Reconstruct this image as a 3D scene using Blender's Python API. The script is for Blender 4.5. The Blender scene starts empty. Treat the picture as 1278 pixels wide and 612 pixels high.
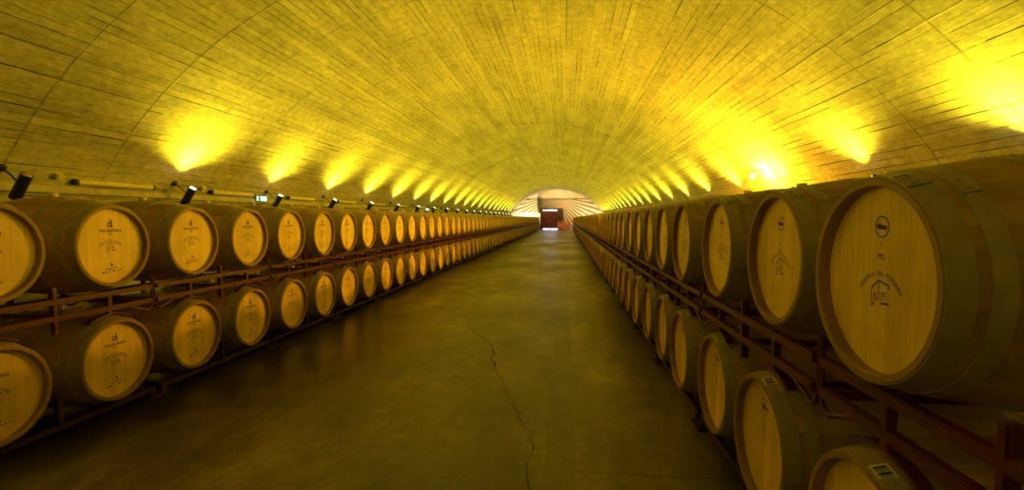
import bpy, bmesh, math, random
from mathutils import Vector, Matrix
random.seed(7)
PI = math.pi
scene = bpy.context.scene
COL = scene.collection
EYE = 1.41
# ------------------------------------------------------------------ mesh builder
class MB:
    def __init__(s):
        s.v = []; s.f = []; s.m = []; s.sm = []
    def add(s, vs, fs, mi=0, smooth=False):
        o = len(s.v); s.v += [tuple(p) for p in vs]
        for f in fs:
            s.f.append([o + i for i in f]); s.m.append(mi); s.sm.append(smooth)
    def box(s, c, d, mi=0, rot=None, bev=0.0):
        bm = bmesh.new(); bmesh.ops.create_cube(bm, size=1)
        for v in bm.verts: v.co = Vector((v.co.x*d[0], v.co.y*d[1], v.co.z*d[2]))
        if bev > 0: bmesh.ops.bevel(bm, geom=bm.edges[:], offset=bev, segments=2, affect='EDGES')
        M = Matrix.Translation(c) @ (rot.to_4x4() if rot else Matrix.Identity(4))
        bm.transform(M); bm.verts.index_update()
        s.add([v.co[:] for v in bm.verts], [[v.index for v in f.verts] for f in bm.faces], mi)
        bm.free()
    def tube(s, pts, r, n=8, mi=0, caps=True):
        pts = [Vector(p) for p in pts]; rings = []
        rr = r if isinstance(r, (list, tuple)) else [r]*len(pts)
        t0 = (pts[1]-pts[0]).normalized()
        up = Vector((0, 0, 1)) if abs(t0.z) < .9 else Vector((1, 0, 0))
        u = t0.cross(up).normalized()
        vs = []
        for i, p in enumerate(pts):
            a = pts[max(i-1, 0)]; b = pts[min(i+1, len(pts)-1)]
            t = (b-a).normalized(); u = (u - t*u.dot(t)).normalized(); w = t.cross(u)
            for k in range(n):
                an = 2*PI*k/n; vs.append(p + (u*math.cos(an)+w*math.sin(an))*rr[i])
        fs = []
        for i in range(len(pts)-1):
            for k in range(n):
                fs.append([i*n+k, i*n+(k+1) % n, (i+1)*n+(k+1) % n, (i+1)*n+k])
        s.add(vs, fs, mi, True)
        if caps:
            m = len(pts)-1
            s.add([vs[k] for k in range(n)], [list(range(n))[::-1]], mi)
            s.add([vs[m*n+k] for k in range(n)], [list(range(n))], mi)
    def lathe(s, prof, n=40, mi=0, axis='X', smooth=True, a0=0.0, a1=2*PI, flip=False):
        full = abs(a1-a0-2*PI) < 1e-6
        m = n if full else n+1
        vs = []
        for (x, r) in prof:
            for k in range(m):
                a = a0+(a1-a0)*k/n
                vs.append((x, r*math.sin(a), r*math.cos(a)) if axis == 'X' else (r*math.cos(a), r*math.sin(a), x))
        fs = []
        for i in range(len(prof)-1):
            for k in range(n if full else m-1):
                k2 = (k+1) % m
                q = [i*m+k, i*m+k2, (i+1)*m+k2, (i+1)*m+k]
                fs.append(q[::-1] if flip else q)
        s.add(vs, fs, mi, smooth)
    def disc(s, x, r, n=40, mi=0):
        s.add([(x, r*math.sin(2*PI*k/n), r*math.cos(2*PI*k/n)) for k in range(n)], [list(range(n))[::-1]], mi)
    def mesh(s, name, mats):
        me = bpy.data.meshes.new(name); me.from_pydata(s.v, [], s.f)
        for mt in (mats if isinstance(mats, (list, tuple)) else [mats]): me.materials.append(mt)
        me.polygons.foreach_set('material_index', s.m); me.polygons.foreach_set('use_smooth', s.sm)
        bm = bmesh.new(); bm.from_mesh(me); bmesh.ops.recalc_face_normals(bm, faces=bm.faces[:]) if s.fix else None
        bm.to_mesh(me); bm.free(); me.update()
        return me
    fix = True
def obj(name, me, parent=None, loc=(0, 0, 0), label=None):
    o = bpy.data.objects.new(name, me); COL.objects.link(o); o.location = loc
    if parent: o.parent = parent
    if label: o['label'] = label
    return o
def tag(o, label, cat, group=None):
    o['label'] = label; o['category'] = cat
    if group: o['group'] = group
    return o
def thing(name, label, cat, loc=(0, 0, 0), rot=(0, 0, 0), group=None):
    o = bpy.data.objects.new(name, None); COL.objects.link(o)
    o.empty_display_size = .1; o.location = loc; o.rotation_euler = rot
    return tag(o, label, cat, group)
def struct(name, me):
    o = obj(name, me); o['kind'] = 'structure'; return o
def dup(root, loc, rot, label, group=None):
    r = root.copy(); COL.objects.link(r); r.location = loc; r.rotation_euler = rot; r['label'] = label
    if group: r['group'] = group
    for ch in list(root.children):
        c = ch.copy(); COL.objects.link(c); c.parent = r
        for g in list(ch.children):
            d = g.copy(); COL.objects.link(d); d.parent = c
    return r
def ordinal(n):
    ones = ['', 'first', 'second', 'third', 'fourth', 'fifth', 'sixth', 'seventh', 'eighth', 'ninth', 'tenth', 'eleventh',
            'twelfth', 'thirteenth', 'fourteenth', 'fifteenth', 'sixteenth', 'seventeenth', 'eighteenth', 'nineteenth']
    tens = {2: ('twentieth', 'twenty'), 3: ('thirtieth', 'thirty'), 4: ('fortieth', 'forty'), 5: ('fiftieth', 'fifty'),
            6: ('sixtieth', 'sixty'), 7: ('seventieth', 'seventy'), 8: ('eightieth', 'eighty')}
    if n < 20: return ones[n]
    t, o = divmod(n, 10)
    return tens[t][0] if o == 0 else tens[t][1]+'-'+ones[o]
# ------------------------------------------------------------------ node helper
class NT:
    def __init__(s, name, rough=.6, spec=.5, metal=0.0):
        s.mat = bpy.data.materials.new(name); s.mat.use_nodes = True
        s.nt = s.mat.node_tree; s.n = s.nt.nodes; s.l = s.nt.links
        s.b = s.n['Principled BSDF']
        s.b.inputs['Roughness'].default_value = rough; s.b.inputs['Metallic'].default_value = metal
        s.b.inputs['Specular IOR Level'].default_value = spec
    def put(s, sock, val):
        if hasattr(val, 'is_linked') or isinstance(val, bpy.types.NodeSocket): s.l.new(val, sock)
        else: sock.default_value = val
    def m(s, op, a, b=0.0, c=0.0, clamp=False):
        x = s.n.new('ShaderNodeMath'); x.operation = op; x.use_clamp = clamp
        for i, q in enumerate((a, b, c)): s.put(x.inputs[i], q)
        return x.outputs[0]
    def coord(s, which='Object'):
        t = s.n.new('ShaderNodeTexCoord'); return t.outputs[which]
    def xyz(s, v):
        x = s.n.new('ShaderNodeSeparateXYZ'); s.l.new(v, x.inputs[0]); return x.outputs
    def comb(s, x, y, z=0.0):
        c = s.n.new('ShaderNodeCombineXYZ')
        for i, q in enumerate((x, y, z)): s.put(c.inputs[i], q)
        return c.outputs[0]
    def noise(s, vec, scale, detail=3, rough=.55, out='Fac'):
        x = s.n.new('ShaderNodeTexNoise'); s.l.new(vec, x.inputs['Vector'])
        x.inputs['Scale'].default_value = scale; x.inputs['Detail'].default_value = detail; x.inputs['Roughness'].default_value = rough
        return x.outputs[out]
    def white(s, vec):
        x = s.n.new('ShaderNodeTexWhiteNoise'); x.noise_dimensions = '3D'; s.l.new(vec, x.inputs['Vector']); return x.outputs['Value']
    def ramp(s, fac, stops):
        r = s.n.new('ShaderNodeValToRGB'); s.put(r.inputs[0], fac); e = r.color_ramp.elements
        while len(e) < len(stops): e.new(.5)
        for el, (p, c) in zip(e, stops):
            el.position = p; el.color = (c[0], c[1], c[2], 1) if isinstance(c, (tuple, list)) else (c, c, c, 1)
        return r.outputs[0]
    def range(s, v, a, b, c=0.0, d=1.0):
        r = s.n.new('ShaderNodeMapRange'); s.put(r.inputs[0], v)
        for i, q in enumerate((a, b, c, d)): s.put(r.inputs[i+1], q)
        return r.outputs[0]
    def mix(s, fac, a, b, mode='MIX'):
        x = s.n.new('ShaderNodeMix'); x.data_type = 'RGBA'; x.blend_type = mode
        s.put(x.inputs[0], fac)
        for i, q in ((6, a), (7, b)):
            if isinstance(q, (tuple, list)): x.inputs[i].default_value = (q[0], q[1], q[2], 1)
            else: s.l.new(q, x.inputs[i])
        return x.outputs[2]
    def grey(s, v): return s.comb(v, v, v)
    def base(s, c):
        if isinstance(c, (tuple, list)): s.b.inputs['Base Color'].default_value = (c[0], c[1], c[2], 1)
        else: s.l.new(c, s.b.inputs['Base Color'])
    def bump(s, h, strength=.3, dist=.01):
        x = s.n.new('ShaderNodeBump'); s.l.new(h, x.inputs['Height']); x.inputs['Strength'].default_value = strength
        x.inputs['Distance'].default_value = dist; s.l.new(x.outputs[0], s.b.inputs['Normal'])
    def rough(s, v): s.l.new(v, s.b.inputs['Roughness'])
    def rnd(s):
        return s.n.new('ShaderNodeObjectInfo').outputs['Random']
def plain(name, col, rough=.6, metal=0.0, spec=.5, var=.15, scale=20):
    k = NT(name, rough, spec, metal)
    n = k.noise(k.coord(), scale, 4)
    k.base(k.mix(1, col, k.grey(k.range(n, .3, .7, 1-var, 1+var)), 'MULTIPLY')); return k.mat
def emit(name, col, strength):
    k = NT(name); k.base((0.8, .8, .8))
    k.b.inputs['Emission Color'].default_value = (*col, 1); k.b.inputs['Emission Strength'].default_value = strength
    return k.mat
# ------------------------------------------------------------------ materials
def mat_vault():
    k = NT('board_formed_concrete', .85, .25)
    uv = k.n.new('ShaderNodeUVMap').outputs[0]
    u, v, _ = k.xyz(uv)
    wob = k.noise(k.comb(k.m('MULTIPLY', u, .35), k.m('MULTIPLY', v, 1.2)), 1.0, 2)
    v2 = k.m('ADD', v, k.m('MULTIPLY', wob, .05))
    bv = k.m('DIVIDE', v2, .115); bid = k.m('FLOOR', bv); bf = k.m('FRACT', bv)
    ru = k.m('ADD', k.m('DIVIDE', u, 1.32), k.m('MULTIPLY', k.noise(k.comb(u, v), 1.5, 2), .03))
    sid = k.m('FLOOR', ru); sf = k.m('FRACT', ru)
    seg = k.m('FLOOR', k.m('ADD', k.m('DIVIDE', u, 2.64), k.m('MULTIPLY', k.white(k.comb(bid, 3.3)), .9)))
    r1 = k.m('ADD', k.m('MULTIPLY', k.white(k.comb(bid, seg, 1.0)), .6), k.m('MULTIPLY', k.white(k.comb(bid, 7.0, 1.0)), .4)); r2 = k.white(k.comb(bid, seg, 2.0)); r3 = k.white(k.comb(bid, seg, 5.0)); r4 = k.white(k.comb(sid, 9.0, 0.5))
    edge = k.m('MINIMUM', bf, k.m('SUBTRACT', 1.0, bf))
    # seams between boards, broken along their length
    br = k.noise(k.comb(k.m('MULTIPLY', u, .9), k.m('MULTIPLY', v, 7)), 1.0, 3)
    wid = k.range(k.m('MULTIPLY', r2, br), .12, .5, .015, .13)
    seam = k.range(edge, 0.0, wid, 1.0, 0.0)
    seam = k.m('MULTIPLY', seam, k.range(br, .40, .56, 0.05, 1.0))
    # open slits
    slit = k.m('MULTIPLY', k.range(bf, 0.02, .17, 1.0, 0.0), k.m('GREATER_THAN', r3, .965))
    slit = k.m('MULTIPLY', slit, k.range(br, .38, .5, 0.0, 1.0))
    # ring joints between pours
    ed2 = k.m('MINIMUM', sf, k.m('SUBTRACT', 1.0, sf))
    nj = k.noise(k.comb(k.m('MULTIPLY', u, 2), k.m('MULTIPLY', v, 1.3)), 3.0, 4, .7)
    ring = k.m('MULTIPLY', k.range(ed2, 0.0, .014, 1.0, 0.0), k.range(k.m('ADD', nj, k.m('MULTIPLY', r4, .35)), .50, .80, 0.0, .55))
    # long pour joint that is open as a thin black crack
    cr = k.m('ADD', u, k.m('MULTIPLY', k.noise(k.comb(k.m('MULTIPLY', v, .7), 2.0), 1.0, 2), .15))
    crack = 0.0
    for (yy, lo, hi) in ((19.06, 9.0, 30), (36.0, 3, 30), (27.3, 4, 9.5)):
        c1 = k.m('LESS_THAN', k.m('ABSOLUTE', k.m('SUBTRACT', cr, yy)), .028)
        c1 = k.m('MULTIPLY', c1, k.m('MULTIPLY', k.m('GREATER_THAN', v, lo), k.m('LESS_THAN', v, hi)))
        crack = k.m('MAXIMUM', crack, c1)
    dark = k.m('MAXIMUM', k.m('MAXIMUM', k.m('MULTIPLY', seam, .85), slit), k.m('MAXIMUM', ring, crack))
    # pits and stains
    pits = k.noise(uv, 14, 4, .7)
    pit = k.range(pits, .64, .72, 0.0, .6)
    big = k.noise(k.comb(k.m('MULTIPLY', u, .5), v), .9, 4, .6)
    mot = k.noise(uv, 6.5, 5, .75)
    fine = k.noise(k.comb(k.m('MULTIPLY', u, 6), k.m('MULTIPLY', v, 30)), 1.0, 4, .7)
    tint = k.m('MULTIPLY', k.range(r1, 0, 1, .80, 1.13), k.range(big, .3, .7, .78, 1.14))
    tint = k.m('MULTIPLY', tint, k.range(fine, .3, .7, .74, 1.22))
    tint = k.m('MULTIPLY', tint, k.range(mot, .3, .7, .76, 1.24))
    tint = k.m('MULTIPLY', tint, k.m('SUBTRACT', 1.0, k.m('MULTIPLY', k.m('MAXIMUM', dark, pit), .82)))
    k.base(k.mix(1, (.50, .47, .40), k.grey(tint), 'MULTIPLY'))
    h = k.m('SUBTRACT', k.m('ADD', k.m('MULTIPLY', r1, .35), k.m('MULTIPLY', fine, .35)), k.m('MULTIPLY', dark, 1.2))
    k.bump(h, .9, .02)
    return k.mat
def mat_floor():
    k = NT('stained_concrete_floor', .5, .5)
    o = k.coord(); x, y, z = k.xyz(o)
    st = k.comb(x, k.m('MULTIPLY', y, .55))
    a = k.noise(st, .55, 5, .62); b = k.noise(st, 2.4, 5, .65); c = k.noise(o, 18, 4, .7)
    t = k.m('MULTIPLY', k.range(a, .41, .585, .34, 1.2), k.range(b, .37, .63, .48, 1.32))
    t = k.m('MULTIPLY', t, k.range(c, .3, .7, .70, 1.25))
    # dark patches, denser toward the left rack
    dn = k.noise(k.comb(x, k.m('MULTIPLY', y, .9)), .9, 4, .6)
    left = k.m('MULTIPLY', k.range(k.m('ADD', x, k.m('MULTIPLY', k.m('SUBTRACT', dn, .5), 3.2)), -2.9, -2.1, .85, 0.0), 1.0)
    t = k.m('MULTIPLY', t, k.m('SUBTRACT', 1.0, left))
    # lengthwise saw-cut strip and cross joints
    wx = k.m('ADD', x, k.m('MULTIPLY', k.noise(o, 3, 2), .02))
    strip = k.m('MULTIPLY', k.m('GREATER_THAN', wx, -.095), k.m('LESS_THAN', wx, .065))
    strip = k.m('MULTIPLY', strip, k.range(k.noise(o, 1.3, 3), .4, .6, .08, .3))
    l1 = k.range(k.m('ABSOLUTE', k.m('ADD', wx, .095)), .0, .012, .4, 0.0)
    l2 = k.range(k.m('ABSOLUTE', k.m('SUBTRACT', wx, .065)), .0, .012, .4, 0.0)
    l3 = k.range(k.m('ABSOLUTE', k.m('ADD', wx, 2.02)), .0, .02, .35, 0.0)
    yy = k.m('FRACT', k.m('DIVIDE', k.m('ADD', y, 2.36), 5.0))
    l4 = k.m('MULTIPLY', k.range(k.m('MULTIPLY', k.m('ABSOLUTE', k.m('SUBTRACT', yy, .003)), 5.0), 0.0, .016, .6, 0.0), k.m('GREATER_THAN', x, .065))
    ln = k.m('MAXIMUM', k.m('MAXIMUM', l1, l2), k.m('MAXIMUM', k.m('MAXIMUM', l3, l4), strip))
    t = k.m('MULTIPLY', t, k.m('SUBTRACT', 1.0, ln))
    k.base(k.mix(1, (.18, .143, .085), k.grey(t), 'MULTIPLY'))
    k.rough(k.range(k.noise(st, .5, 1), .35, .65, .29, .44))
    k.bump(k.m('ADD', k.m('MULTIPLY', c, .5), k.m('MULTIPLY', b, .5)), .25, .008)
    return k.mat
def mat_staves():
    k = NT('aged_oak_staves', .62, .3)
    o = k.coord(); x, y, z = k.xyz(o)
    ang = k.m('MULTIPLY', k.m('ADD', k.m('DIVIDE', k.m('ARCTAN2', y, z), 2*PI), .5), 30.0)
    sid = k.m('FLOOR', ang); sf = k.m('FRACT', ang); rn = k.rnd()
    r = k.white(k.comb(sid, k.m('MULTIPLY', rn, 37.0)))
    g = k.noise(k.comb(k.m('MULTIPLY', x, 3), k.m('MULTIPLY', y, 25), k.m('MULTIPLY', z, 25)), 1.0, 4, .65)
    edge = k.m('MINIMUM', sf, k.m('SUBTRACT', 1.0, sf))
    gap = k.range(edge, 0.0, .03, .35, 0.0)
    n2 = k.noise(o, 4, 3)
    t = k.m('MULTIPLY', k.range(r, 0, 1, .78, 1.15), k.range(g, .3, .7, .8, 1.15))
    t = k.m('MULTIPLY', t, k.range(n2, .35, .65, .82, 1.1)); t = k.m('MULTIPLY', t, k.m('SUBTRACT', 1.0, gap))
    k.base(k.mix(1, (.46, .30, .125), k.grey(t), 'MULTIPLY'))
    k.bump(k.m('SUBTRACT', g, k.m('MULTIPLY', gap, 3.0)), .15, .004)
    return k.mat
def mat_head(name, col):
    k = NT(name, .55, .35)
    o = k.coord(); x, y, z = k.xyz(o); rn = k.rnd()
    bv = k.m('ADD', k.m('DIVIDE', y, .082), k.m('MULTIPLY', rn, 11.0)); bid = k.m('FLOOR', bv); bf = k.m('FRACT', bv)
    r = k.white(k.comb(bid, k.m('MULTIPLY', rn, 91.0)))
    g = k.noise(k.comb(k.m('MULTIPLY', y, 60), k.m('MULTIPLY', z, 4), rn), 1.0, 4, .6)
    edge = k.m('MINIMUM', bf, k.m('SUBTRACT', 1.0, bf))
    gap = k.range(edge, 0.0, .02, .3, 0.0)
    st = k.noise(k.comb(y, z, k.m('MULTIPLY', rn, 20)), 5, 4)
    rad = k.m('SQRT', k.m('ADD', k.m('MULTIPLY', y, y), k.m('MULTIPLY', z, z)))
    t = k.m('MULTIPLY', k.range(r, 0, 1, .84, 1.12), k.range(g, .3, .7, .9, 1.08))
    t = k.m('MULTIPLY', t, k.range(st, .35, .65, .9, 1.06)); t = k.m('MULTIPLY', t, k.m('SUBTRACT', 1.0, gap))
    t = k.m('MULTIPLY', t, k.range(rn, 0, 1, .92, 1.06))
    k.base(k.mix(1, col, k.grey(t), 'MULTIPLY'))
    k.bump(g, .08, .003)
    return k.mat
def mat_mural():
    k = NT('vineyard_mural_print', .7, .2)
    x, y, z = k.xyz(k.coord())
    nz = k.noise(k.comb(x, z), 1.2, 3)
    dx = k.m('ADD', x, 1.5); dz = k.m('SUBTRACT', 4.25, z)
    ang = k.m('DIVIDE', dx, k.m('MAXIMUM', dz, .12))
    row = k.m('SINE', k.m('MULTIPLY', k.m('ARCTAN2', dx, k.m('MAXIMUM', dz, .05)), 58.0))
    row = k.m('ADD', row, k.m('MULTIPLY', k.m('SUBTRACT', k.noise(k.comb(x, z), 6, 3), .5), 1.2))
    field = k.mix(k.range(row, -.9, .3), (.20, .085, .022), (.84, .60, .34))
    lf = k.range(x, -3.5, .4, 1.0, 0.0)
    green = k.mix(k.range(row, -.2, .6), (.03, .028, .008), (.14, .105, .03))
    field = k.mix(k.m('MULTIPLY', lf, k.m('GREATER_THAN', x, -3.5)), field, green)
    far = k.noise(k.comb(x, k.m('MULTIPLY', z, 5)), 2.2, 4)
    pale = k.range(z, 2.0, 2.25, 1.0, 0.0)
    field = k.mix(k.m('MULTIPLY', pale, k.m('LESS_THAN', x, -3.2)), field, (.85, .8, .62))  # strongly lit lower left corner painted in as a pale zone
    sky = k.mix(k.range(nz, .35, .65), (.62, .47, .28), (.74, .6, .40))
    sky = k.mix(k.range(x, -3.4, -.5, .45, 0.0), sky, (.36, .26, .1))  # shading painted into the sky, fading toward the right
    sky = k.mix(k.m('LESS_THAN', x, -3.5), sky, (.8, .66, .5))  # better-lit sky left of the edge, painted brighter
    hz = k.m('ADD', 3.78, k.m('MULTIPLY', far, .16))
    c = k.mix(k.m('GREATER_THAN', z, hz), field, sky)
    ridge = k.m('LESS_THAN', k.m('ABSOLUTE', k.m('SUBTRACT', z, k.m('ADD', hz, .02))), .10)
    c = k.mix(k.m('MULTIPLY', ridge, .75), c, (.10, .07, .02))
    # soft shade band painted into the print, bowing out to the right below
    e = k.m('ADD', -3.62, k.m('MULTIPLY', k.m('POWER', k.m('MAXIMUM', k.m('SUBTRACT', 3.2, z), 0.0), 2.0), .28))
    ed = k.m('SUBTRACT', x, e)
    shade_band = k.m('MULTIPLY', k.m('GREATER_THAN', ed, 0.0), k.range(ed, .25, .75, .95, 0.0))
    shade_band = k.m('MULTIPLY', shade_band, k.range(z, 4.0, 4.25, 1.0, 0.25))
    c = k.mix(shade_band, c, (.045, .04, .008))
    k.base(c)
    return k.mat
M = {}
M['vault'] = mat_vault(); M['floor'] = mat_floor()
M['crack'] = plain('floor_crack_dirt', (.045, .032, .018), .9)
M['staves'] = mat_staves()
M['head'] = mat_head('light_oak_head', (.90, .62, .24)); M['chime'] = mat_head('oak_end_grain', (.34, .21, .085))
M['hoop'] = plain('galvanised_hoop_steel', (.37, .31, .28), .5, .1, .4, .16, 16)
M['ink'] = plain('branded_ink', (.05, .022, .008), .8)
M['ink2'] = plain('faint_branded_ink', (.13, .065, .02), .8)
M['tagw'] = plain('tag_paper', (.78, .74, .66), .6, var=.05); M['tagk'] = plain('tag_print', (.04, .035, .03), .7)
M['bung'] = plain('pale_silicone_bung', (.8, .74, .6), .5, var=.05)
M['rack'] = plain('dark_red_rack_paint', (.085, .012, .007), .36, 0, .5, .4, 25)
M['base'] = plain('shade_dark_floor_rack_paint', (.030, .010, .007), .5, 0, .4, .3, 25)  # rack red darkened toward black for the shade beneath the barrels
M['black'] = plain('black_lamp_enamel', (.012, .012, .011), .45)
M['cream'] = plain('cream_tube_plastic', (.62, .55, .38), .5, var=.08)
M['cap'] = plain('dark_end_cap', (.04, .035, .025), .5)
M['lens'] = emit('lit_lamp_lens', (1, .9, .35), 30); M['lens_off'] = plain('unlit_lamp_glass', (.45, .36, .16), .2)
M['orange'] = emit('orange_bulb_glass', (1, .46, .010), 17000)
M['green'] = emit('lit_exit_panel', (.35, 1, .55), 4.5); M['greenb'] = plain('green_sign_casing', (.02, .25, .08), .4)
M['dock'] = plain('dark_red_door_paint', (.045, .009, .006), .4, var=.3, scale=3)
M['doorglass'] = plain('red_tinted_door_glass', (.11, .025, .015), .12, var=.4, scale=2)
M['day'] = emit('daylight_strip', (.80, .82, 1), 22)
M['railing'] = plain('orange_red_wood', (.55, .15, .04), .5, var=.25, scale=5)
M['stone'] = plain('grey_ledge_concrete', (.42, .39, .33), .85, var=.2, scale=6)
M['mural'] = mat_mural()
# ------------------------------------------------------------------ setting
X0, ZC, R = -1.12, -1.80, 6.9
Y0, Y1 = -8.0, 62.0
LEDGE = 1.84
def arc_pt(a, r=R): return X0 + r*math.sin(a), ZC + r*math.cos(a)
def vault_mesh(name, a0, a1, n, mat):
    me = bpy.data.meshes.new(name); vs = []; fs = []; uvs = []; ny = 34
    for j in range(ny+1):
        y = Y0+(Y1-Y0)*j/ny
        for i in range(n+1):
            a = a0+(a1-a0)*i/n; x, z = arc_pt(a); vs.append((x, y, z))
    for j in range(ny):
        for i in range(n):
            q = [j*(n+1)+i, j*(n+1)+i+1, (j+1)*(n+1)+i+1, (j+1)*(n+1)+i]; fs.append(q)
    me.from_pydata(vs, [], fs); uvl = me.uv_layers.new(name='UVMap')
    for p in me.polygons:
        p.use_smooth = True
        for li in p.loop_indices:
            vi = me.loops[li].vertex_index; j, i = divmod(vi, n+1)
            uvl.data[li].uv = (vs[vi][1], (a0+(a1-a0)*i/n+1.4)*R)
    me.materials.append(mat); me.update(); return me
AF = math.acos(-ZC/R); AL = math.acos((LEDGE-ZC)/R)
struct('ceiling', vault_mesh('ceiling', -AL, AL, 72, M['vault']))
struct('wall_left', vault_mesh('wall_left', -AF, -AL, 8, M['vault']))
struct('wall_right', vault_mesh('wall_right', AL, AF, 8, M['vault']))
b = MB(); b.fix = False
xl, xr = arc_pt(-AF)[0], arc_pt(AF)[0]
b.add([(xl-.3, Y0-.3, 0), (xr+.3, Y0-.3, 0), (xr+.3, Y1+.3, 0), (xl-.3, Y1+.3, 0)], [[0, 1, 2, 3]], 0)
cp = [(-1.158, 8.306), (-1.278, 6.858), (-1.288, 6.246), (-1.137, 5.854), (-0.955, 5.59), (-0.817, 5.277), (-0.748, 4.991), (-0.718, 4.687),
      (-0.658, 4.475), (-0.656, 4.378), (-0.533, 4.172), (-0.433, 3.739), (-0.362, 3.483), (-0.278, 3.267), (-0.23, 3.073), (-0.2, 2.808), (-0.174, 2.45), (-.19, 2.0)]
fine = []
for i in range(len(cp)-1):
    for t in range(4):
        q = t/4; x = cp[i][0]*(1-q)+cp[i+1][0]*q; y = cp[i][1]*(1-q)+cp[i+1][1]*q
        fine.append((x+random.uniform(-.028, .028)*(t > 0), y+random.uniform(-.02, .02)))
vs = []
for i, (x, y) in enumerate(fine):
    w = random.uniform(.002, .007)*(1.15 if 8 < i < 36 else .5); vs += [(x-w, y, .0012), (x+w, y+.004, .0012)]
b.add(vs, [[2*i+2, 2*i+3, 2*i+1, 2*i] for i in range(len(fine)-1)], 1)
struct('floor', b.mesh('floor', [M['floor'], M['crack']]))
def end_wall(name, y, mat):
    n = 48; vs = [(arc_pt(-AF+2*AF*i/n, R+.02)[0], y, arc_pt(-AF+2*AF*i/n, R+.02)[1]) for i in range(n+1)]
    b = MB(); nn = len(vs); vs2 = vs+[(p[0], p[1]+.2, p[2]) for p in vs]
    b.add(vs2, [list(range(nn)), list(range(nn, 2*nn))[::-1]]+[[i, i+nn, (i+1) % nn+nn, (i+1) % nn] for i in range(nn)])
    return struct(name, b.mesh(name, mat))
end_wall('wall_far', Y1, M['stone'])
end_wall('wall_near', Y0-.2, M['stone'])
for s, nm in ((-1, 'trim_1'), (1, 'trim_2')):
    b = MB(); xw = arc_pt(s*AL)[0]
    b.box((xw-s*.03, (Y0+Y1)/2, LEDGE-.04), (.12, Y1-Y0, .09), bev=.012); struct(nm, b.mesh(nm, M['stone']))
# mural on the far wall, an arch-topped printed panel
b = MB(); n = 40; am = math.acos((.6-ZC)/(R-.03))
vs = [(arc_pt(-am+2*am*i/n, R-.03)[0], 0, arc_pt(-am+2*am*i/n, R-.03)[1]) for i in range(n+1)]
nn = len(vs)
b.add(vs+[(p[0], .04, p[2]) for p in vs], [list(range(nn)), list(range(nn, 2*nn))[::-1]]+[[i, i+nn, (i+1) % nn+nn, (i+1) % nn] for i in range(nn)])
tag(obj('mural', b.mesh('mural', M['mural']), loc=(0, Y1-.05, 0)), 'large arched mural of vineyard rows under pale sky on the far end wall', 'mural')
# door porch at the far end
dr = bpy.data.objects.new('door_1', None); COL.objects.link(dr); dr.location = (-2.0, Y1-.65, 0); dr['kind'] = 'structure'
b = MB()
for sx in (-1, 1): b.box((sx*1.09, .3, 1.3), (.16, .6, 2.6), bev=.01)
b.box((0, .3, 2.62), (2.34, .6, .12), bev=.01)
b.box((1.38, .3, 1.34), (.44, .56, 2.68), bev=.01)
obj('door_frame', b.mesh('door_frame', M['dock']), dr)
for sx in (-1, 1):
    b = MB(); x = sx*.505
    for q in (-1, 1): b.box((x+q*.43, .2, 1.22), (.13, .06, 2.18))
    for z in (.3, 1.2, 2.24): b.box((x, .2, z), (.74, .06, .16))
    lf = obj('door_leaf', b.mesh('door_leaf', M['dock']), dr)
    b = MB(); b.box((x, .205, 1.25), (.75, .012, 1.9)); obj('door_pane', b.mesh('door_pane', M['doorglass']), lf)
    b = MB(); b.tube([(x-sx*.40, .15, 1.0), (x-sx*.40, .11, 1.0), (x-sx*.40, .11, 1.25), (x-sx*.40, .15, 1.25)], .012)
    obj('door_handle', b.mesh('door_handle', M['hoop']), lf)
b = MB(); b.box((.0, .18, 2.42), (1.75, .05, .08)); obj('transom_light', b.mesh('transom_light', M['day']), dr, label='bright white transom strip')
b = MB(); b.box((0.08, .12, .06), (1.8, .05, .075)); obj('threshold_light', b.mesh('threshold_light', M['day']), dr, label='bright white gap under the door')
# low railing right of the door
rl = thing('low_railing', 'low orange-red wooden railing right of the far door', 'railing', (-.25, Y1-1.2, 0))
b = MB(); b.box((0, 0, .95), (1.5, .09, .10), bev=.01); obj('top_rail', b.mesh('top_rail', M['railing']), rl)
b = MB(); b.box((0, 0, .16), (1.5, .07, .18), bev=.01); obj('bottom_rail', b.mesh('bottom_rail', M['railing']), rl)
b = MB(); b.box((0, 0.01, .55), (1.36, .03, .50), bev=.01); obj('panel', b.mesh('panel', M['railing']), rl)
b = MB(); b.box((0, 0, .55), (.09, .09, 1.1), bev=.01); pm = b.mesh('post', M['railing'])
for x in (-.72, 0, .72): obj('post', pm, rl, (x, 0, 0))
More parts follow.
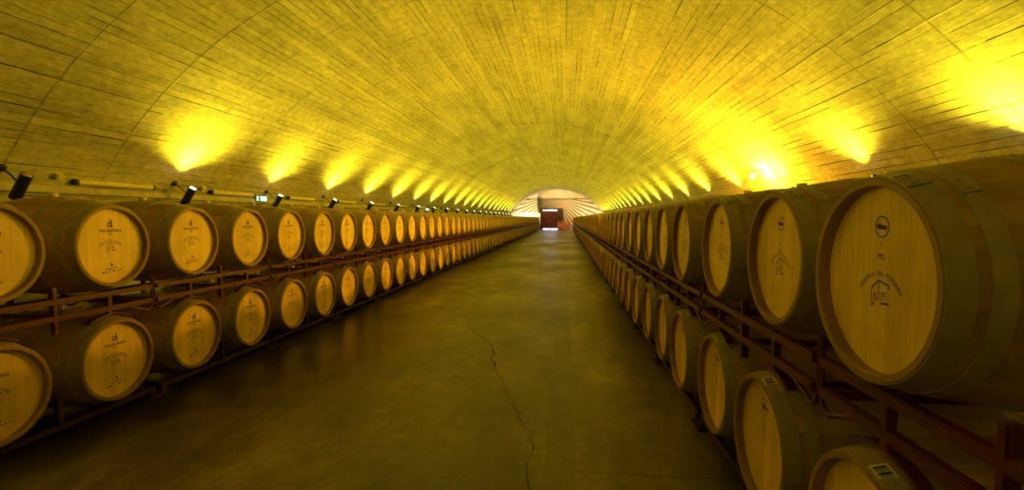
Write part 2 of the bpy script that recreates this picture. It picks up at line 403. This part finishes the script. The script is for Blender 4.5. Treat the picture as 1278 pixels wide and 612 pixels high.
# ------------------------------------------------------------------ barrel
LH = .475; RE, RB = .285, .350
def rad(x): return RB-(RB-RE)*(abs(x)/LH)**1.9
def staves_mesh():
    b = MB(); xs = [-LH+2*LH*i/18 for i in range(19)]
    prof = [(-LH+.03, 0.0001), (-LH+.03, RE-.024), (-LH, RE-.021)]+[(x, rad(x)) for x in xs]
    b.lathe(prof, 60); 
    return b.mesh('staves', M['staves'])
def rim_mesh():
    b = MB()
    b.lathe([(LH-.05, RE-.0235), (LH-.004, RE-.0235), (LH+.001, RE-.020), (LH+.001, RE-.003), (LH-.003, RE)], 60, smooth=False)
    return b.mesh('chime', M['chime'])
def head_mesh():
    b = MB(); b.disc(LH-.036, RE-.022, 60); b.lathe([(LH-.05, RE-.022), (LH-.036, RE-.022)], 60)
    return b.mesh('head', M['head'])
def hoop_mesh(x0, x1, seam=0.3):
    b = MB(); t = .0028; n = 60
    pr = [(x0, rad(x0)-.001), (x0, rad(x0)+t), ((x0+x1)/2, rad((x0+x1)/2)+t), (x1, rad(x1)+t), (x1, rad(x1)-.001)]
    b.lathe(pr, n, smooth=False)
    # overlapped seam with two rivets
    a = seam; pr2 = [(x0+.001, rad(x0)+t), (x0+.001, rad(x0)+2*t), (x1-.001, rad(x1)+2*t), (x1-.001, rad(x1)+t)]
    b.lathe(pr2, 5, a0=a, a1=a+.22, smooth=False)
    for q in (.05, .17):
        xm = (x0+x1)/2; r = rad(xm)+2*t; c = Vector((xm, r*math.sin(a+q), r*math.cos(a+q))); nrm = Vector((0, math.sin(a+q), math.cos(a+q)))
        b.tube([c-nrm*.002, c+nrm*.002, c+nrm*.004], [.006, .006, .003], 6)
    return b.mesh('hoop', M['hoop'])
# branded marks ------------------------------------------------------
def text_polys(txt, size):
    cu = bpy.data.curves.new('t', 'FONT'); cu.body = txt; cu.size = size; cu.align_x = 'CENTER'; cu.resolution_u = 3
    o = bpy.data.objects.new('t', cu); COL.objects.link(o)
    dg = bpy.context.evaluated_depsgraph_get(); dg.update()
    me = bpy.data.meshes.new_from_object(o.evaluated_get(dg))
    vs = [(v.co.x, v.co.y) for v in me.vertices]; fs = [list(p.vertices) for p in me.polygons]
    bpy.data.objects.remove(o); bpy.data.curves.remove(cu); bpy.data.meshes.remove(me)
    return vs, fs
HX = LH-.0352
def put(b, vf, f, mi=0):
    vs, fs = vf; b.add([(HX, *f(x, y)) for x, y in vs], fs, mi)
def line(b, pts, w, mi=0):
    for (x0, y0), (x1, y1) in zip(pts, pts[1:]):
        d = math.hypot(x1-x0, y1-y0) or 1e-6; nx, ny = -(y1-y0)/d*w/2, (x1-x0)/d*w/2
        b.add([(HX, x0+nx, y0+ny), (HX, x1+nx, y1+ny), (HX, x1-nx, y1-ny), (HX, x0-nx, y0-ny)], [[0, 3, 2, 1]], mi)
def arc_text(b, txt, r, cz, spread, size, mi=0):
    n = len(txt)
    for i, ch in enumerate(txt):
        if ch == ' ': continue
        a = -spread/2+spread*i/(n-1); vf = text_polys(ch, size)
        put(b, vf, lambda x, y, a=a: (r*math.sin(a)+x*math.cos(a)+y*math.sin(a), cz+r*math.cos(a)-x*math.sin(a)+y*math.cos(a)), mi)
def gate_mark(b, cx, cz, s, mi=0):
    # little arcaded gatehouse with gabled roof
    w = .0035*s
    line(b, [(cx-.042*s, cz+.012*s), (cx-.005*s, cz+.042*s), (cx+.042*s, cz+.030*s), (cx+.044*s, cz+.018*s)], w*1.5, mi)
    line(b, [(cx-.040*s, cz+.01*s), (cx-.040*s, cz-.035*s)], w, mi); line(b, [(cx-.004*s, cz+.036*s), (cx-.004*s, cz-.02*s)], w, mi)
    line(b, [(cx-.028*s, cz-.03*s), (cx-.028*s, cz-.008*s), (cx-.022*s, cz), (cx-.016*s, cz-.008*s), (cx-.016*s, cz-.026*s)], w, mi)
    line(b, [(cx+.012*s, cz-.022*s), (cx+.012*s, cz+.006*s), (cx+.034*s, cz+.004*s)], w, mi); line(b, [(cx+.012*s, cz-.004*s), (cx+.032*s, cz-.006*s)], w, mi)
    line(b, [(cx-.042*s, cz-.042*s), (cx-.022*s, cz-.034*s)], w*1.4, mi); line(b, [(cx+.006*s, cz-.03*s), (cx+.046*s, cz-.027*s)], w*2, mi)
def marks(*fns):
    out = []
    for nm, fn, mi in fns:
        b = MB(); b.fix = False; fn(b); out.append((nm, b.mesh(nm, [M['ink2'] if mi else M['ink']])))
    return out
def maker_left(b):
    # monogram: round bowl, tall stem with a slanting top
    ring = [(-.006+.014*math.cos(t*PI/8), .150+.014*math.sin(t*PI/8)) for t in range(17)]
    line(b, ring, .008); line(b, [(.011, .134), (.011, .170), (.004, .188)], .009); line(b, [(.011, .142), (.021, .135)], .006)
    put(b, text_polys('MAGREÑÁN', .030), lambda x, y: (x*1.0, .098+y*.95))
    put(b, text_polys('MAGREÑÁN', .030), lambda x, y: (x*1.0+.0013, .0984+y*.95))
    line(b, [(-.016, .084), (.018, .084)], .005)
def estate_left(b):
    arc_text(b, 'HERDADE DO ESPORÃO', .092, -.058, 1.85, .019)
    gate_mark(b, .0, -.008, .82)
def lot_left(b):
    line(b, [(-.004, -.125), (.006, -.140)], .012); line(b, [(.004, -.128), (-.004, -.142)], .008)
    line(b, [(-.05, -.166), (.012, -.160)], .005); line(b, [(.018, -.156), (.03, -.152)], .008)
    for x0, x1 in ((-.075, -.055), (-.05, -.04), (-.03, -.02), (0.005, .022), (.03, .038), (.048, .056), (.068, .076)):
        line(b, [(x0, -.180+x0*.1), (x1, -.180+x1*.1)], .008)
def stamp_left(): return marks(('maker_mark', maker_left, 0), ('estate_mark', estate_left, 0), ('lot_mark', lot_left, 0))
def circle_badge(b, cz, r, mi=0):
    line(b, [(r*math.cos(t*PI/14), cz+r*math.sin(t*PI/14)) for t in range(29)], .0032, mi)
    pts = [(-.026, -.002), (-.021, .008), (-.018, -.004), (-.010, .010), (-.006, -.003), (.0, .004), (.005, -.004), (.011, .003), (.016, -.003), (.024, 0)]
    line(b, [(x*r/.034, cz+y*r/.034) for x, y in pts], .006, mi); line(b, [(-.024*r/.034, cz-.004), (.024*r/.034, cz-.006)], .005, mi)
def digits_at(b, digits, z, size, step):
    for d in digits:
        put(b, text_polys(d, size), lambda x, y, z=z: (x, z+y)); z -= step
def estate_right(b):
    arc_text(b, 'HERDADE DO ESPORÃO', .098, -.088, 1.9, .019)
    gate_mark(b, 0, -.040, .9)
def stamp_right(digits):
    return marks(('maker_badge', lambda b: circle_badge(b, .150, .029), 0), ('lot_mark', lambda b: digits_at(b, digits, .092, .024, .034), 1), ('estate_mark', estate_right, 1))
def stamp_low():
    def badge(b): circle_badge(b, .150, .038); line(b, [(-.018, .128), (.0, .172), (.016, .13)], .004)
    return marks(('maker_badge', badge, 0), ('lot_mark', lambda b: digits_at(b, ('1', '2', '2', '3'), .075, .032, .030), 1))
def tag_mesh(a):
    b = MB(); b.fix = False; x0, x1 = LH-.052, LH-.004; da = .115
    n = 4; vs = []
    def P(u, v, lift):
        x = x0+(x1-x0)*u; ang = a+da*2*(v-.5); r = rad(x)+.0036+lift; return (x, r*math.sin(ang), r*math.cos(ang))
    for j in range(n+1): vs += [P(0, j/n, 0), P(1, j/n, 0)]
    b.add(vs, [[2*j, 2*j+1, 2*j+3, 2*j+2] for j in range(n)], 0)
    c = MB(); c.fix = False
    for (v0, v1) in ((.14, .30), (.36, .42), (.5, .66), (.72, .76), (.82, .88)):
        c.add([P(.14, v0, .0006), P(.86, v0, .0006), P(.86, v1, .0006), P(.14, v1, .0006)], [[0, 1, 2, 3]], 0)
    return b.mesh('barcode_tag', [M['tagw']]), c.mesh('barcode', [M['tagk']])
def bung_mesh():
    b = MB(); b.lathe([(RB-.01, .0001), (RB-.01, .024), (RB+.018, .030), (RB+.024, .028), (RB+.026, .0001)], 14, axis='Z')
    return b.mesh('bung', M['bung'])
SM, RM, HM = staves_mesh(), rim_mesh(), head_mesh()
hoops = [hoop_mesh(LH-.058, LH-.002, .3), hoop_mesh(LH-.128, LH-.084, .5), hoop_mesh(.17, .205, .2), hoop_mesh(-.205, -.17, .6), hoop_mesh(-LH+.084, -LH+.128, .1), hoop_mesh(-LH+.002, -LH+.058, .4)]
BM = bung_mesh()
MARK_L = stamp_left(); MARK_R0 = stamp_right(('1', 'M2')); MARK_R1 = stamp_right(('1', '8', '8', '1')); MARK_LOW = stamp_low()
TAG_UP = tag_mesh(.33); TAG_LO = tag_mesh(.22)
def make_barrel(mark, tagm, bung=True):
    t = thing('wine_barrel', 'x', 'barrel')
    obj('staves', SM, t); obj('chime', RM, t); obj('head', HM, t)
    for h in hoops: obj('hoop', h, t)
    for nm, me in mark: obj(nm, me, t, label='dark branded mark')
    if tagm:
        tg = obj('barcode_tag', tagm[0], t, label='white tag'); obj('barcode', tagm[1], tg, label='black bars')
    if bung: obj('bung', BM, t, label='pale bung')
    return t
protos = {'L': make_barrel(MARK_L, None), 'R0': make_barrel(MARK_R0, TAG_UP), 'R1': make_barrel(MARK_R1, TAG_UP), 'RL': make_barrel(MARK_LOW, TAG_LO)}
used = set()
S = .752
XL, XR = -3.174, .849
ZL, ZR = {'U': 1.215, 'D': .400}, {'U': 1.237, 'D': .422}
SPECIAL = {
 ('L', 'U', 0): 'oak barrel cut off by the left picture edge in the upper left row',
 ('L', 'U', 1): 'first wholly visible branded oak barrel in the upper left row',
 ('L', 'D', 0): 'oak barrel cut off by the left picture edge in the lower left row',
 ('L', 'D', 1): 'first wholly visible oak barrel in the lower left row, half in shade',
 ('R', 'U', 0): 'largest foreground oak barrel with yellow head in the upper right row',
 ('R', 'U', 1): 'oak barrel behind the largest foreground barrel in the upper right row, digits down its head',
 ('R', 'D', 0): 'tagged oak barrel cut off by the bottom picture edge, lower right row',
 ('R', 'D', 1): 'second oak barrel of the lower right row, circle badge and white tag on hoop'}
XJ = {('R', 'U', 1): .045, ('R', 'U', 2): .03, ('R', 'U', 3): .0, ('R', 'D', 2): .02}
NB = 75
for side in 'LR':
    for tier in 'UD':
        for i in range(NB):
            y = (3.105-S+S*i) if side == 'L' else (1.471+S*i)
            x = (XL-LH) if side == 'L' else (XR+LH)
            rj = random.Random(hash((ord(side), ord(tier), i)))
            j = XJ.get((side, tier, i), rj.uniform(-.008, .012) if i > 1 else 0)
            x += j if side == 'R' else -j
            z = (ZL if side == 'L' else ZR)[tier]
            key = 'L' if side == 'L' else ('RL' if tier == 'D' else ('R0' if i % 3 == 0 else 'R1'))
            wall = 'left' if side == 'L' else 'right'; tn = 'upper' if tier == 'U' else 'lower'
            if (side, tier, i) in SPECIAL: lab = SPECIAL[(side, tier, i)]
            else: lab = 'oak wine barrel, %s from the near end of the %s %s row' % (ordinal(i+1), tn, wall)
            rot = (rj.uniform(-.03, .03) if i > 1 else 0, 0, 0 if side == 'L' else PI)
            grp = 'oak barrels in the %s %s row' % (tn, wall)
            p = protos[key]
            if key not in used:
                used.add(key); p.location = (x, y, z); p.rotation_euler = rot; p['label'] = lab; p['group'] = grp
            else: dup(p, (x, y, z), rot, lab, grp)
# ------------------------------------------------------------------ racks (local x along barrel axis, +x to the aisle; origin at the base)
XF = LH-.075; RC = .3215
def bm_(fn, name='m'):
    b = MB(); fn(b); return b.mesh(name, M['rack'])
def bf_(fn, name='m'):
    b = MB(); fn(b); return b.mesh(name, M['base'])
def stack_rack():
    r = thing('barrel_rack', 'x', 'barrel rack')
    dz = .815; top = dz-2*RC-.0          # clear height between lower barrel top and upper barrel bottom
    zt = top-.019; zb = zt-.108
    rail = bm_(lambda b: b.box((0, 0, 0), (.04, 1.46, .036), bev=.005), 'rail')
    stub = bm_(lambda b: b.box((0, 0, 0), (.03, .032, .074), bev=.003), 'stub')
    post = bm_(lambda b: b.box((0, 0, 0), (.036, .030, .30), bev=.005), 'centre_post')
    endt = bm_(lambda b: b.tube([(0, 0, .09), (0, 0, -.12), (0, -.008, -.150), (0, -.028, -.172), (0, -.055, -.180), (0, -.09, -.165), (0, -.26, -.105)], .0095, 8), 'end_tube')
    endt2 = bm_(lambda b: b.tube([(0, 0, .09), (0, 0, -.12), (0, .008, -.150), (0, .028, -.172), (0, .055, -.180), (0, .09, -.165), (0, .26, -.105)], .0095, 8), 'end_tube')
    def sad(b):
        b.lathe([(-.02, RC+.001), (-.02, RC+.011), (.02, RC+.011), (.02, RC+.001), (-.02, RC+.001)], 12, a0=-.5, a1=.5, smooth=False)
        b.box((0, 0, RC+.001+(zb-.016)/2), (.026, .03, max(zb-.012, .01)))
    saddle = bm_(sad, 'saddle')
    cross = bm_(lambda b: b.box((0, 0, 0), (2*XF-.03, .034, .03), bev=.004), 'cross_tube')
    for sx in (-1, 1):
        x = sx*XF
        obj('rail', rail, r, (x, 0, zt-.0)); obj('rail', rail, r, (x, 0, zb))
        obj('centre_post', post, r, (x, 0, zb+.05))
        for yy in (-.376, .376):
            obj('stub', stub, r, (x, yy, (zt+zb)/2)); obj('saddle', saddle, r, (x, yy, -RC))
        obj('end_tube', endt, r, (x, .742, zt)); obj('end_tube', endt2, r, (x, -.742, zt))
    for yy in (-.70, 0.06, .70): obj('cross_tube', cross, r, (0, yy, zb))
    return r
def floor_rack(zc):
    r = thing('floor_rack', 'x', 'barrel rack')
    zt = zc-RC-.019
    rail = bf_(lambda b: b.box((0, 0, 0), (.04, 1.46, .036), bev=.005), 'rail')
    foot = bf_(lambda b: (b.box((0, 0, -.0), (.05, .05, zt-.02), bev=.004), b.box((0, 0, -(zt-.02)/2+.006), (.09, .10, .012), bev=.002)), 'foot')
    post = bf_(lambda b: b.box((0, 0, 0), (.04, .034, .20), bev=.004), 'centre_post')
    cross = bf_(lambda b: b.box((0, 0, 0), (2*XF-.03, .034, .03), bev=.004), 'cross_tube')
    for sx in (-1, 1):
        x = sx*XF; obj('rail', rail, r, (x, 0, zt)); obj('centre_post', post, r, (x, 0, zt+.08))
        for yy in (-.70, .70): obj('foot', foot, r, (x, yy, (zt-.02)/2))
    for yy in (-.66, .66): obj('cross_tube', cross, r, (0, yy, zt))
    return r
RK, FRL, FRR = stack_rack(), floor_rack(ZL['D']), floor_rack(ZR['D']); first = {RK.name: True, FRL.name: True, FRR.name: True}
for side in 'LR':
    i = 0 if side == 'L' else -1; wall = 'left' if side == 'L' else 'right'
    while i < NB:
        y0 = (3.105-S+S*i) if side == 'L' else (1.471+S*i)
        y = y0+S/2; x = (XL-LH) if side == 'L' else (XR+LH); rz = 0 if side == 'L' else PI
        z = (ZL if side == 'L' else ZR)['D']
        if i < 0: who = 'barrel nearest the camera'
        elif i+1 >= NB: who = 'last barrel'
        else: who = '%s and %s barrels' % (ordinal(i+1), ordinal(i+2))
        for kq, (pr, zz, lab, grp) in enumerate(((RK, z+RC, 'dark red steel rack under the %s of the upper %s row' % (who, wall), 'stacking racks along the %s wall' % wall),
                                  (FRL if side == 'L' else FRR, 0, 'shade-darkened floor rack under the %s of the lower %s row' % (who, wall), 'floor racks along the %s wall' % wall))):
            zz += 0
            if first[pr.name]:
                first[pr.name] = False; pr.location = (x, y, zz); pr.rotation_euler = (0, 0, rz); pr['label'] = lab; pr['group'] = grp
            else: dup(pr, (x, y, zz), (0, 0, rz), lab, grp)
        i += 2
# ------------------------------------------------------------------ lamps on the vault walls
def lamp_proto(lit):
    r = thing('wall_spotlight', 'x', 'spotlight')
    # local: z along the wall upward, x away from the wall into the room
    b = MB(); h = .17; rr = .062
    b.lathe([(-h, rr-.006), (-h, rr), (h, rr), (h, rr-.006), (h-.03, rr-.006), (h-.03, .0001)], 20, axis='Z', smooth=False)
    b.lathe([(-h, rr-.006), (-h+.03, rr-.006), (-h+.03, .0001)], 20, axis='Z', smooth=False)
    obj('housing', b.mesh('housing', M['black']), r)
    lm = M['lens'] if lit else M['lens_off']
    b = MB(); b.lathe([(h-.028, .052), (h-.006, .052), (h+.008, .038), (h+.013, .0001)], 16, axis='Z')
    obj('lens', b.mesh('lens', lm), r, label='glowing lens' if lit else 'unlit lens')
    b = MB(); b.tube([(-.055, 0, .02), (-.20, 0, .05), (-.335, 0, .05)], .011, 8); obj('arm', b.mesh('arm', M['black']), r)
    b = MB(); b.lathe([(-.350, .0001), (-.350, .05), (-.325, .05), (-.320, .03), (-.320, .0001)], 14); ob = obj('mount', b.mesh('mount', M['black']), r, (0, 0, .05))
    return r
LIT, UNLIT = lamp_proto(True), lamp_proto(False); fl = {True: True, False: True}
LSP = 2.64; LY = 5.24
LC = (1, .79, .022)
def wall_frame(s, z, off):
    a = s*math.acos((z-ZC)/R); x, zz = arc_pt(a, R-off); return a, x, zz
def add_light(name, kind, loc, energy, col, direction=None, size=1.0, blend=.8, radius=.03):
    d = bpy.data.lights.new(name, kind); d.energy = energy; d.color = col; d.shadow_soft_size = radius
    o = bpy.data.objects.new(name, d); COL.objects.link(o); o.location = loc
    if kind == 'SPOT':
        d.spot_size = size; d.spot_blend = blend
        o.rotation_euler = Vector(direction).to_track_quat('-Z', 'Y').to_euler()
    return o
E_UP, E_WD, E_DN = 330, 380, 70
jb = MB(); jb.box((0, 0, 0), (.07, .11, .09), bev=.012); JB = jb.mesh('junction_box', M['cream'])
def tube_proto():
    r = thing('tube_fixture', 'x', 'tube light')
    b = MB(); b.tube([(0, -.62, 0), (0, .62, 0)], .042, 14); obj('tube', b.mesh('tube', M['cream']), r)
    for s in (-1, 1):
        b = MB(); b.tube([(0, s*.62, 0), (0, s*.665, 0)], .044, 14); obj('end_cap', b.mesh('end_cap', M['cap']), r)
    return r
TP = tube_proto(); ft = True
for s, wall in ((-1, 'left'), (1, 'right')):
    for k in range(-3, 22):
        if k == -1: continue
        y = LY+LSP*k
        if y > 60: break
        zc = 1.99
        a, x, z = wall_frame(s, zc, .35)
        # tangent up the wall and normal into the room
        tx, tz = (-s*math.cos(a), abs(math.sin(a)))
        T = Vector((tx, 0, tz)).normalized(); N = Vector((-math.sin(a), 0, -math.cos(a)))
        rot = Matrix((N, T.cross(N), T)).transposed().to_euler()
        lit = not (s == -1 and k == 0)
        lab = ('lit black cylinder spotlight, %s from the near end of the %s wall lamps' % (ordinal(k+1), wall)) if lit else 'unlit black cylinder spotlight on the left wall, nearest the camera'
        if k < 0: lab = 'added unseen lit cylinder spotlight on the %s wall behind the viewer, %s one back' % (wall, ordinal(-1-k))  # unseen lamps added behind the viewer to brighten the near barrels
        grp = 'spotlights along the %s wall' % wall
        p = LIT if lit else UNLIT
        if fl[lit]:
            fl[lit] = False; p.location = (x, y, z); p.rotation_euler = rot; p['label'] = lab; p['group'] = grp
        else: dup(p, (x, y, z), rot, lab, grp)
        if lit:
            c = Vector((x, y, z)); v = random.Random(k*7+s).uniform(.8, 1.15)*(.30 if k < 0 else 1)
            add_light('spot_up', 'SPOT', c+T*.20, E_UP*v, LC, T-N*.85, math.radians(68), 1.0)
            add_light('spot_wide', 'SPOT', c+T*.205, E_WD*v, LC, T+N*.16, math.radians(150), 1.0)
            add_light('spot_down', 'SPOT', c-T*.19, E_DN*v, LC, -T-N*.42, math.radians(64), .8)
        # tube and junction box further along
        if y+2.4 < 61 and k >= 0:
            a2, x2, z2 = wall_frame(s, 1.95, .05)
            lab = 'cream tube fixture on the %s wall just beyond its %s spotlight' % (wall, ordinal(k+1)); grp = 'tube fixtures along the %s wall' % wall
            if ft:
                ft = False; TP.location = (x2, y+1.56, z2); TP['label'] = lab; TP['group'] = grp
            else: dup(TP, (x2, y+1.56, z2), (0, 0, 0), lab, grp)
            a3, x3, z3 = wall_frame(s, 2.0, .03)
            jo = obj('junction_box', JB, None, (x3, y+.68, z3)); jo.rotation_euler = (0, a3, 0)
            tag(jo, 'small pale junction box on the %s wall beside its %s spotlight' % (wall, ordinal(k+1)), 'junction box', 'junction boxes along the %s wall' % wall)
# orange bulb on the right wall
x, z = 4.05, 2.316
ob = thing('orange_lamp', 'glowing orange wall lamp above the second barrel of the upper right row', 'lamp', (x, 11.18, z))
b = MB(); b.lathe([(-.042, .0001), (-.035, .02), (-.016, .037), (.008, .041), (.034, .032), (.055, .018), (.075, .018)], 16, axis='Z'); obj('bulb', b.mesh('bulb', M['orange']), ob, label='glowing orange bulb')
b = MB(); b.lathe([(.07, .0001), (.07, .026), (.13, .026), (.135, .0001)], 14, axis='Z'); obj('socket', b.mesh('socket', M['black']), ob)
b = MB(); b.tube([(0, 0, .12), (.03, 0, .145), (.1, 0, .15), (.27, 0, .15)], .010, 8); obj('arm', b.mesh('arm', M['black']), ob)
# green emergency signs on the left wall
for q, (yy, lab) in enumerate(((10.34, 'small glowing green exit sign on the left wall before the third spotlight'), (23.545, 'small glowing green exit sign farther along the left wall'))):
    a, x, z = wall_frame(-1, 1.92, .12)
    g = thing('exit_sign', lab, 'exit sign', (x, yy, z), (0, 0, 0), 'exit signs on the left wall')
    b = MB(); b.box((0, 0, 0), (.05, .34, .13), bev=.008); obj('casing', b.mesh('casing', M['greenb']), g)
    b = MB(); b.box((.028, -.0, 0), (.006, .22, .10)); b.box((0, -.172, 0), (.036, .006, .10)); obj('lit_panel', b.mesh('lit_panel', M['green']), g, label='glowing pale green panel')
    b = MB(); b.box((-.075, 0, .0), (.11, .05, .05)); obj('bracket', b.mesh('bracket', M['black']), g)
# floodlights washing the mural
WC = (1, .80, .50)
for (x, z, e, tx) in ((-5.0, 1.3, 620, -4.9), (3.1, 1.0, 560, 3.2)):
    add_light('mural_light', 'SPOT', (x, 60.0, z), e, WC, (tx-x, 2.0, 1.6), math.radians(130), .9)
add_light('mural_light', 'SPOT', (-1.0, 58.0, 4.4), 700, WC, (0, 4.0, -1.8), math.radians(110), .9)
# ------------------------------------------------------------------ camera, world, view
w = bpy.data.worlds.new('World'); scene.world = w; w.use_nodes = True
w.node_tree.nodes['Background'].inputs[0].default_value = (0, 0, 0, 1)
cam = bpy.data.cameras.new('camera'); co = bpy.data.objects.new('camera', cam); COL.objects.link(co)
co.location = (0, 0, EYE); co.rotation_euler = (PI/2-.0548, 0, .1102)
cam.sensor_fit = 'HORIZONTAL'; cam.sensor_width = 36; cam.lens = 36*605.4/1278; cam.clip_start = .05; cam.clip_end = 200
scene.camera = co
vs_ = scene.view_settings; vs_.view_transform = 'Standard'; vs_.look = 'None'; vs_.gamma = 1; vs_.exposure = 0.0; vs_.use_curve_mapping = False
scene.cycles.use_denoising = True; scene.cycles.max_bounces = 8; scene.cycles.diffuse_bounces = 5; scene.cycles.use_light_tree = True
scene.cycles.sample_clamp_indirect = 6
